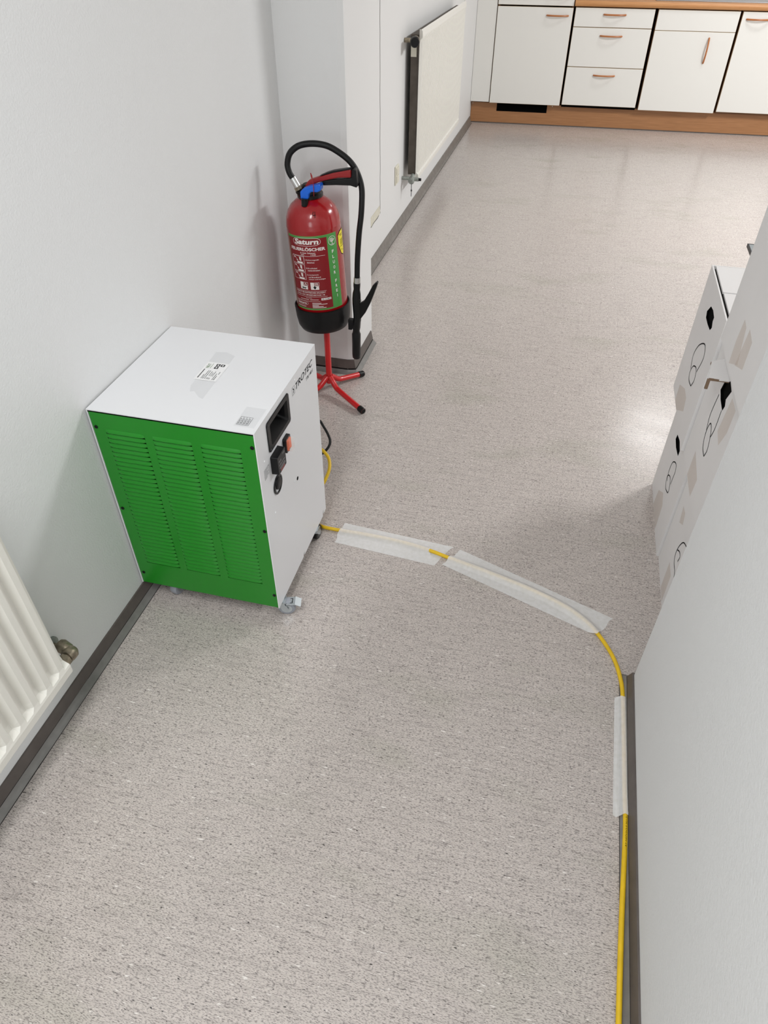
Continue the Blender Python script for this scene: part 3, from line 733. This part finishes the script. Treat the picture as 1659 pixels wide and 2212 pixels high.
for i, L in enumerate((20, 33, 14, 24, 30)): put_rect(b, (-21, .1135-i*.0042, -21+L, .1154-i*.0042), f, 6)
put_rect(b, (-61, .0985, -37, .1003), f, 6)
for ch, v in zip('FLUOR', (.2835, .2655, .2470, .2285, .2100)): put_text(b, ch, (34.5, v, 39.5, v+.0108), f, 0, .02)
for ch, v in zip('FREI', (.1800, .1620, .1440, .1260)): put_text(b, ch, (35.8 if ch != 'I' else 37.5, v, 40.5 if ch != 'I' else 38.7, v+.0108), f, 0, .02)
# tree emblem
def circ(cx, cv, r, tk, n=30):
    for k in range(n):
        a0, a1 = 2*math.pi*k/n, 2*math.pi*(k+1)/n
        pt = lambda a, rr: f(cx+math.degrees(rr*math.cos(a)/RB), cv+rr*math.sin(a))
        b.face([pt(a0, r), pt(a1, r), pt(a1, r-tk), pt(a0, r-tk)])
circ(37.5, .325, .0158, .0013)
rnd = random.Random(3)
for k in range(26):
    a = rnd.uniform(0, 6.28); r_ = .0095*math.sqrt(rnd.random())
    circ(37.5+math.degrees(r_*math.cos(a)/RB), .3285+.75*r_*math.sin(a), .0018, .0008, 6)
b.face([f(36.8, .3135), f(38.2, .3135), f(37.8, .326), f(37.2, .326)]); put_rect(b, (33, .3125, 42, .3137), f, 4)
b.build('label_lettering', 'ink_white', LB)
b = B(); f = cyl(.0015)
put_text(b, 'AL 6 SK2', (1.5, .1262, 20.5, .1310), f, 0, .01)
put_text(b, 'A', (-43, .179, -39, .188), f) if False else None
b.face([f(-41, .1665), f(-31, .1700), f(-30, .1725), f(-41, .1690)]); b.face([f(-41, .1725), f(-33, .1665), f(-31, .168), f(-40, .1745)])
b.face([f(-15, .1745), f(-7, .1745), f(-11, .1655)]); put_rect(b, (-12.3, .1745, -9.7, .178), f, 1)
b.build('label_dark_print', 'ink', LB)
# yellow inspection sticker
hexa = [(57, .330), (66, .341), (88, .343), (89, .275), (77, .258), (66, .268), (57, .300)]
for o_, sc, m_, nm in ((.0004, 1.07, 'ink', 'sticker_edge'), (.0008, 1.0, 'yellow_tag', 'sticker_face')):
    b = B(); f = cyl(o_); cx, cv = 73, .302
    pts = [(cx+(a-cx)*sc, cv+(v-cv)*sc) for a, v in hexa]
    fine = []
    for i, p in enumerate(pts):
        q = pts[(i+1) % len(pts)]
        fine += [(p[0]+(q[0]-p[0])*k/4, p[1]+(q[1]-p[1])*k/4) for k in range(4)]
    c0 = b.bm.verts.new(f(cx, cv)); vv = [b.bm.verts.new(f(*p)) for p in fine]
    mid = [b.bm.verts.new(f((p[0]+cx)/2, (p[1]+cv)/2)) for p in fine]
    for i in range(len(vv)):
        j = (i+1) % len(vv); b.bm.faces.new((vv[i], vv[j], mid[j], mid[i])); b.bm.faces.new((mid[i], mid[j], c0))
    if nm == 'sticker_edge': YS = b.build('inspection_sticker', m_, X_)
    else: b.build(nm, m_, YS)
b = B(); f = cyl(.0012)
for v, a0, a1 in ((.330, 62, 78), (.3255, 66, 76), (.312, 64, 84), (.307, 64, 84), (.302, 64, 84), (.297, 64, 82), (.290, 63, 84), (.278, 66, 72), (.272, 76, 82)): put_rect(b, (a0, v, a1, v+.0016), f, 4)
b.build('sticker_print', 'ink', YS)
b = B()   # handwritten 4 on the shoulder
def sh(u, v):   # on the shoulder facing the camera
    prof = [(.376, .0932), (.392, .0908), (.412, .0833), (.430, .0703), (.443, .0533)]
    z = .405+v
    for (za_, ra_), (zb_, rb_) in zip(prof, prof[1:]):
        if za_ <= z <= zb_: rr = ra_+(rb_-ra_)*(z-za_)/(zb_-za_)
    a = u/rr+math.radians(4); p = (cdir*math.cos(a)+rdir*math.sin(a))*(rr+.0008); return (p.x, p.y, z+.0005)
put_stroke(b, [(.0, .018), (-.003, .011), (-.004, .008), (.006, .0085)], .0016, sh); put_stroke(b, [(.005, .018), (.0035, .008), (.003, .001)], .0016, sh)
b.build('handwritten_four', 'ink', X_)
# valve head
b = B(); b.lathe([(.040, .449), (.0435, .452), (.0435, .462), (.040, .466), (.0405, .470), (.036, .482), (.030, .486)], 30); b.build('neck_collar', 'black_satin', X_, smooth=True)
b = B(); b.lathe([(.026, .476), (.026, .486), (.020, .492)], 20); b.build('valve_body', 'black_plastic', X_, smooth=True)
YH = 2.286
def slab(name, pts, yc, th, m, par=X_, bev=.002):
    b = B(); b.prism(pts, lambda p: L3(p[0], yc-th/2, p[1]), lambda p: L3(p[0], yc+th/2, p[1])); return b.build(name, m, par, bevel=bev)
sh_ = .0; YV = 2.312
HD = slab('carry_handle', [(-.851, .788), (-.838, .805), (-.794, .821), (-.752, .835), (-.691, .849), (-.691, .824), (-.733, .821), (-.778, .810), (-.813, .798), (-.846, .780)], YV, .026, 'red_plastic', bev=.004)
slab('handle_grip', [(-.800, .821), (-.774, .833), (-.752, .840), (-.708, .849), (-.689, .851), (-.691, .845), (-.752, .833)], YV, .021, 'black_plastic', HD, .001)
slab('lever', [(-.806, .796), (-.788, .806), (-.755, .814), (-.691, .823), (-.688, .849), (-.680, .853), (-.674, .848), (-.672, .825), (-.669, .808), (-.673, .794), (-.695, .799), (-.744, .797), (-.785, .793)], YV, .022, 'black_satin', X_, .003)
BC = slab('blue_safety_clip', [(-.859, .776), (-.849, .786), (-.828, .795), (-.808, .800), (-.788, .806), (-.785, .799), (-.787, .785), (-.800, .779), (-.820, .779), (-.830, .770), (-.832, .755), (-.858, .752)], 2.285, .030, 'blue', X_, .004)
b = B(); b.tube([L3(-.843, 2.272, .757), L3(-.845, 2.270, .733)], [.0125, .0105], 14); b.build('pressure_port', 'black_satin', X_, smooth=True)
b = B(); b.tube(smooth_path([L3(-.810, 2.268, .768), L3(-.8085, 2.266, .80), L3(-.814, 2.27, .826), L3(-.818, 2.272, .838)], 4), [.0012]*8+[.0028]*2+[.0018]*2+[.0008], 6); b.build('seal_tag', 'red_plastic', X_)
# hose from the left fitting round to the nozzle
hp = [(-.872, .786), (-.885, .808), (-.898, .829), (-.904, .855), (-.897, .886), (-.876, .908), (-.851, .919), (-.819, .923), (-.786, .919), (-.756, .905), (-.725, .884), (-.702, .858), (-.686, .825), (-.675, .794), (-.668, .757), (-.664, .711), (-.667, .652), (-.672, .565), (-.675, .492)]
hy = [0, 0, 0, .003, .008, .014, .022, .03, .036, .042, .046, .046, .044, .036, .024, .012, .004, 0, 0]
pts = [L3(x+hy[i]*.35, 2.29+hy[i], z-hy[i]*.35) for i, (x, z) in enumerate(hp)]
b = B(); b.tube(smooth_path(pts, 6), .0098, 14); b.build('hose', 'black_rubber', X_, smooth=True)
b = B(); b.tube([L3(-.888, 2.29, .813), L3(-.872, 2.29, .787)], .0118, 16); F1 = b.build('hose_ferrule', 'chrome', X_, smooth=True)
b = B(); b.tube([L3(-.873, 2.29, .788), L3(-.868, 2.291, .779)], .0138, 6); b.build('hex_nut', 'brass_old', F1)
b = B(); b.tube([L3(-.868, 2.291, .779), L3(-.856, 2.298, .762), L3(-.845, 2.306, .752)], [.0165, .018, .016], 10); b.build('outlet_elbow', 'black_satin', X_, smooth=True)
b = B(); b.tube([L3(-.6745, 2.29, .500), L3(-.676, 2.29, .474)], .0118, 16); b.build('hose_ferrule', 'chrome', X_, smooth=True)
nz = [(-.676, .480, .0125), (-.6765, .470, .0125), (-.677, .455, .0115), (-.678, .440, .0145), (-.679, .420, .0155), (-.679, .401, .0155), (-.677, .36, .0150), (-.678, .338, .0140), (-.680, .334, .0150), (-.682, .31, .0150), (-.683, .296, .0130), (-.683, .287, .0145), (-.683, .283, .0165), (-.6835, .243, .0162), (-.684, .20, .0165), (-.684, .186, .0155), (-.684, .182, .0125)]
b = B(); b.tube([L3(x, 2.29, z) for x, z, r_ in nz], [r_ for *_, r_ in nz], 20); NZ = b.build('nozzle', 'black_satin', X_, smooth=True)
slab('trigger', [(-.668, .404), (-.651, .416), (-.633, .447), (-.616, .480), (-.603, .493), (-.599, .492), (-.599, .485), (-.613, .446), (-.627, .410), (-.645, .373), (-.664, .346), (-.674, .36)], 2.29, .018, 'black_satin', NZ, .004)
b = B(); b.tube([L3(-.664+.004*math.cos(a*1.6), 2.286+.004*math.sin(a*1.6), .405+.0016*a) for a in range(12)], .0009, 5); b.build('spring', 'chrome', NZ)
b = B(); b.prism([(-.711, .300), (-.697, .300), (-.690, .320), (-.690, .340), (-.711, .340)], lambda p: L3(p[0], 2.28, p[1]), lambda p: L3(p[0], 2.30, p[1])); b.build('hose_clip', 'black_plastic', X_, bevel=.002)

# ================================================================== CARDBOARD BOXES
def cbox(label, x, ya, yb, z0, z1, depth=.56, rot=0, hole=None, tapes=(), marks=(), flaps=False, tilt=0):
    """white carton; the face towards -x is the one in view. hole/tapes/marks are (y, z) in world figures"""
    r = tag(empty('cardboard_box', (x, ya, z0), (0, 0, rot)), label, 'box', 'white cardboard boxes stacked behind the right wall')
    Wd, Hh, t = yb-ya, z1-z0, .004
    def loc(p): return (p[0]-ya, p[1]-z0)
    b = B(); b.box((t, 0, 0), (depth, t, Hh)); b.box((t, Wd-t, 0), (depth, Wd, Hh)); b.box((depth-t, t, 0), (depth, Wd-t, Hh)); b.box((t, t, .0), (depth-t, Wd-t, t))
    if not flaps: b.box((t, t, Hh-t), (depth-t, Wd-t, Hh))
    b.build('carton', 'card', r)
    # visible face, with the hand hole cut through it
    b = B(); outer = [(0, 0), (Wd, 0), (Wd, Hh), (0, Hh)]
    loops = [outer]
    if hole: loops.append([loc(p) for p in hole])
    es = []
    for lp in loops:
        vv = [b.bm.verts.new((0, p[0], p[1])) for p in lp]
        es += [b.bm.edges.new((vv[i], vv[(i+1) % len(vv)])) for i in range(len(vv))]
    bmesh.ops.triangle_fill(b.bm, edges=es, use_beauty=True, use_dissolve=False)
    ext = bmesh.ops.extrude_face_region(b.bm, geom=b.bm.faces[:])
    for v in ext['geom']:
        if isinstance(v, bmesh.types.BMVert): v.co.x += t
    fo = b.build('front_side', 'card', r)
    f = lambda o: (lambda y, z: (-o, y, z))
    if hole:
        hl = [loc(p) for p in hole]; cx = sum(p[0] for p in hl)/len(hl); cz = sum(p[1] for p in hl)/len(hl)
        b = B(); n = len(hl)
        for i in range(n):
            p, q = hl[i], hl[(i+1) % n]
            b.face([(.0003, *p), (.0003, *q), (t+.0003, cx+(q[0]-cx)*.97, cz+(q[1]-cz)*.97), (t+.0003, cx+(p[0]-cx)*.97, cz+(p[1]-cz)*.97)])
        b.build('hand_hole_dark_edge', 'black_void', fo)  # cut edge coloured black to deepen the shade in the hole
        b = B(); b.box((.0055, min(p[0] for p in hl)-.04, min(p[1] for p in hl)-.03), (.0065, max(p[0] for p in hl)+.04, min(Hh-.01, max(p[1] for p in hl)+.03))); b.build('hole_shade_sheet', 'black_void', r)  # black sheet behind the hole, painted shade for the carton's inside
    for tp_ in tapes:
        b = B(); b.face([(-.0006, *loc(p)) for p in tp_]); b.build('parcel_tape', 'card_tape', r)
    if marks:
        b = B()
        for mk in marks: put_stroke(b, [loc(p) for p in path2(mk, 6)], .0034, f(.0005))
        b.build('marker_drawing', 'ink', r)
    if flaps:
        ym = Wd*.485
        b = B(); b.box((.013, .004, Hh-.007), (depth-.004, ym-.0015, Hh-.002)); b.build('flap', 'card', r)
        b = B(); b.box((.011, ym+.0015, Hh-.006), (depth-.004, Wd-.003, Hh-.0005)); b.build('flap', 'card', r)
        b = B(); b.box((.004, .004, Hh-.014), (depth-.004, Wd-.004, Hh-.010)); b.build('flap_gap_shade', 'seam', r)  # dark sheet below the flaps, stands in for shade in the slits
    return r
cbox('bottom white cardboard box furthest from the camera, looped marker drawing above torn tape', .440, 1.662, 2.022, 0, .333, rot=0,
     hole=[(1.906, .284), (1.911, .264), (1.872, .259), (1.815, .267), (1.813, .287), (1.854, .296)],
     tapes=[[(1.900, .070), (1.833, .112), (1.791, .093), (1.781, .018), (1.785, .002), (1.911, .002)]],
     marks=[[(1.783, .152), (1.823, .138), (1.849, .148), (1.853, .165), (1.831, .182), (1.806, .185), (1.781, .167), (1.783, .152)], [(1.837, .157), (1.856, .176), (1.852, .213), (1.831, .235), (1.801, .247), (1.783, .235), (1.785, .205), (1.785, .184)]])
cbox('bottom white cardboard box half hidden by the right wall, cropped marker loop', .4465, 1.296, 1.656, 0, .335,
     tapes=[[(1.533, .103), (1.477, .102), (1.470, .006), (1.527, .006)], [(1.600, .255), (1.562, .260), (1.544, .233), (1.583, .209)]],
     marks=[[(1.44, .12), (1.462, .136), (1.497, .139), (1.512, .161), (1.503, .196), (1.48, .227), (1.44, .245)], [(1.508, .174), (1.485, .188), (1.466, .188), (1.47, .166)]])
cbox('white cardboard box with open-slit lid, on top of the far bottom box', .425, 1.745, 2.104, .336, .728, flaps=True,
     hole=[(1.952, .673), (1.982, .645), (1.969, .632), (1.924, .633), (1.878, .638), (1.864, .652), (1.878, .664), (1.877, .675), (1.913, .679)],
     tapes=[[(2.017, .391), (1.936, .424), (1.884, .424), (1.865, .390), (1.957, .338), (2.015, .338)]],
     marks=[[(1.878, .467), (1.925, .461), (1.943, .476), (1.926, .504), (1.892, .519), (1.872, .515), (1.861, .495), (1.878, .467)], [(1.946, .485), (1.970, .515), (1.946, .557), (1.898, .589), (1.865, .596), (1.842, .573), (1.867, .519)]])
UN = cbox('middle white cardboard box with a torn-out hand hole flap', .433, 1.385, 1.738, .338, .712,
     hole=[(1.602, .640), (1.612, .613), (1.580, .603), (1.537, .600), (1.528, .618), (1.541, .629), (1.521, .662), (1.557, .668)],
     tapes=[[(1.496, .66), (1.440, .661), (1.440, .603), (1.466, .55), (1.511, .561)], [(1.628, .419), (1.524, .403), (1.530, .342), (1.626, .342)]],
     marks=[[(1.543, .463), (1.576, .465), (1.594, .482), (1.6, .507), (1.589, .531), (1.567, .529), (1.55, .515), (1.535, .488), (1.543, .463)], [(1.597, .495), (1.618, .536), (1.608, .603)], [(1.55, .515), (1.539, .548), (1.541, .599)]])
b = B(); V8 = [(-.031, .269, .3215), (.001, .288, .322), (.002, .183, .322), (-.045, .186, .320)]
b.prism([0, 1, 2, 3], lambda i: V8[i], lambda i: (V8[i][0], V8[i][1], V8[i][2]+.004)); b.build('torn_flap', 'card', UN)
b = B(); b.box((-.0445, .1845, .3185), (.001, .1862, .3245)); b.box((-.0325, .1862, .3185), (-.0312, .268, .3245)); b.build('torn_rim', 'card_edge', UN)
b = B(); b.box((-.047, .184, .296), (-.040, .189, .3215)); b.build('torn_edge', 'card_edge', UN)
cbox('topmost white cardboard box, with two strips of tape on its lower corner', .4095, 1.32, 1.675, .715, 1.09,
     tapes=[[(1.534, .829), (1.503, .825), (1.468, .755), (1.535, .724), (1.542, .776)], [(1.473, .836), (1.426, .829), (1.422, .769), (1.486, .745)]])
# grey corner behind the boxes, identity guessed; set low so its shadow stays hidden
r = tag(empty('grey_rimmed_corner', (.917, 3.20, 0)), 'grey platform corner with a black rim peeking out behind the boxes', 'unidentified')
b = B(); b.box((.006, .006, .186), (.56, .673, .199)); b.build('platform', 'table_grey', r)
b = B(); b.box((0, 0, .184), (.006, .679, .2)); b.box((0, .673, .184), (.56, .679, .2)); b.box((.006, 0, .184), (.56, .006, .2)); b.box((.554, .006, .184), (.56, .673, .2)); b.build('rim', 'black_plastic', r)
for x, y in ((.07, .07), (.49, .07), (.07, .61), (.49, .61)):
    b = B(); b.lathe([(.03, -.012), (.045, -.010), (.045, .010), (.03, .012)], 20, (x, y, .045), (1, 0, 0)); b.tube([(x, y, .045), (x, y, .186)], .012, 10); b.build('wheel', 'black_rubber', r, smooth=True)
bpy.context.view_layer.update()
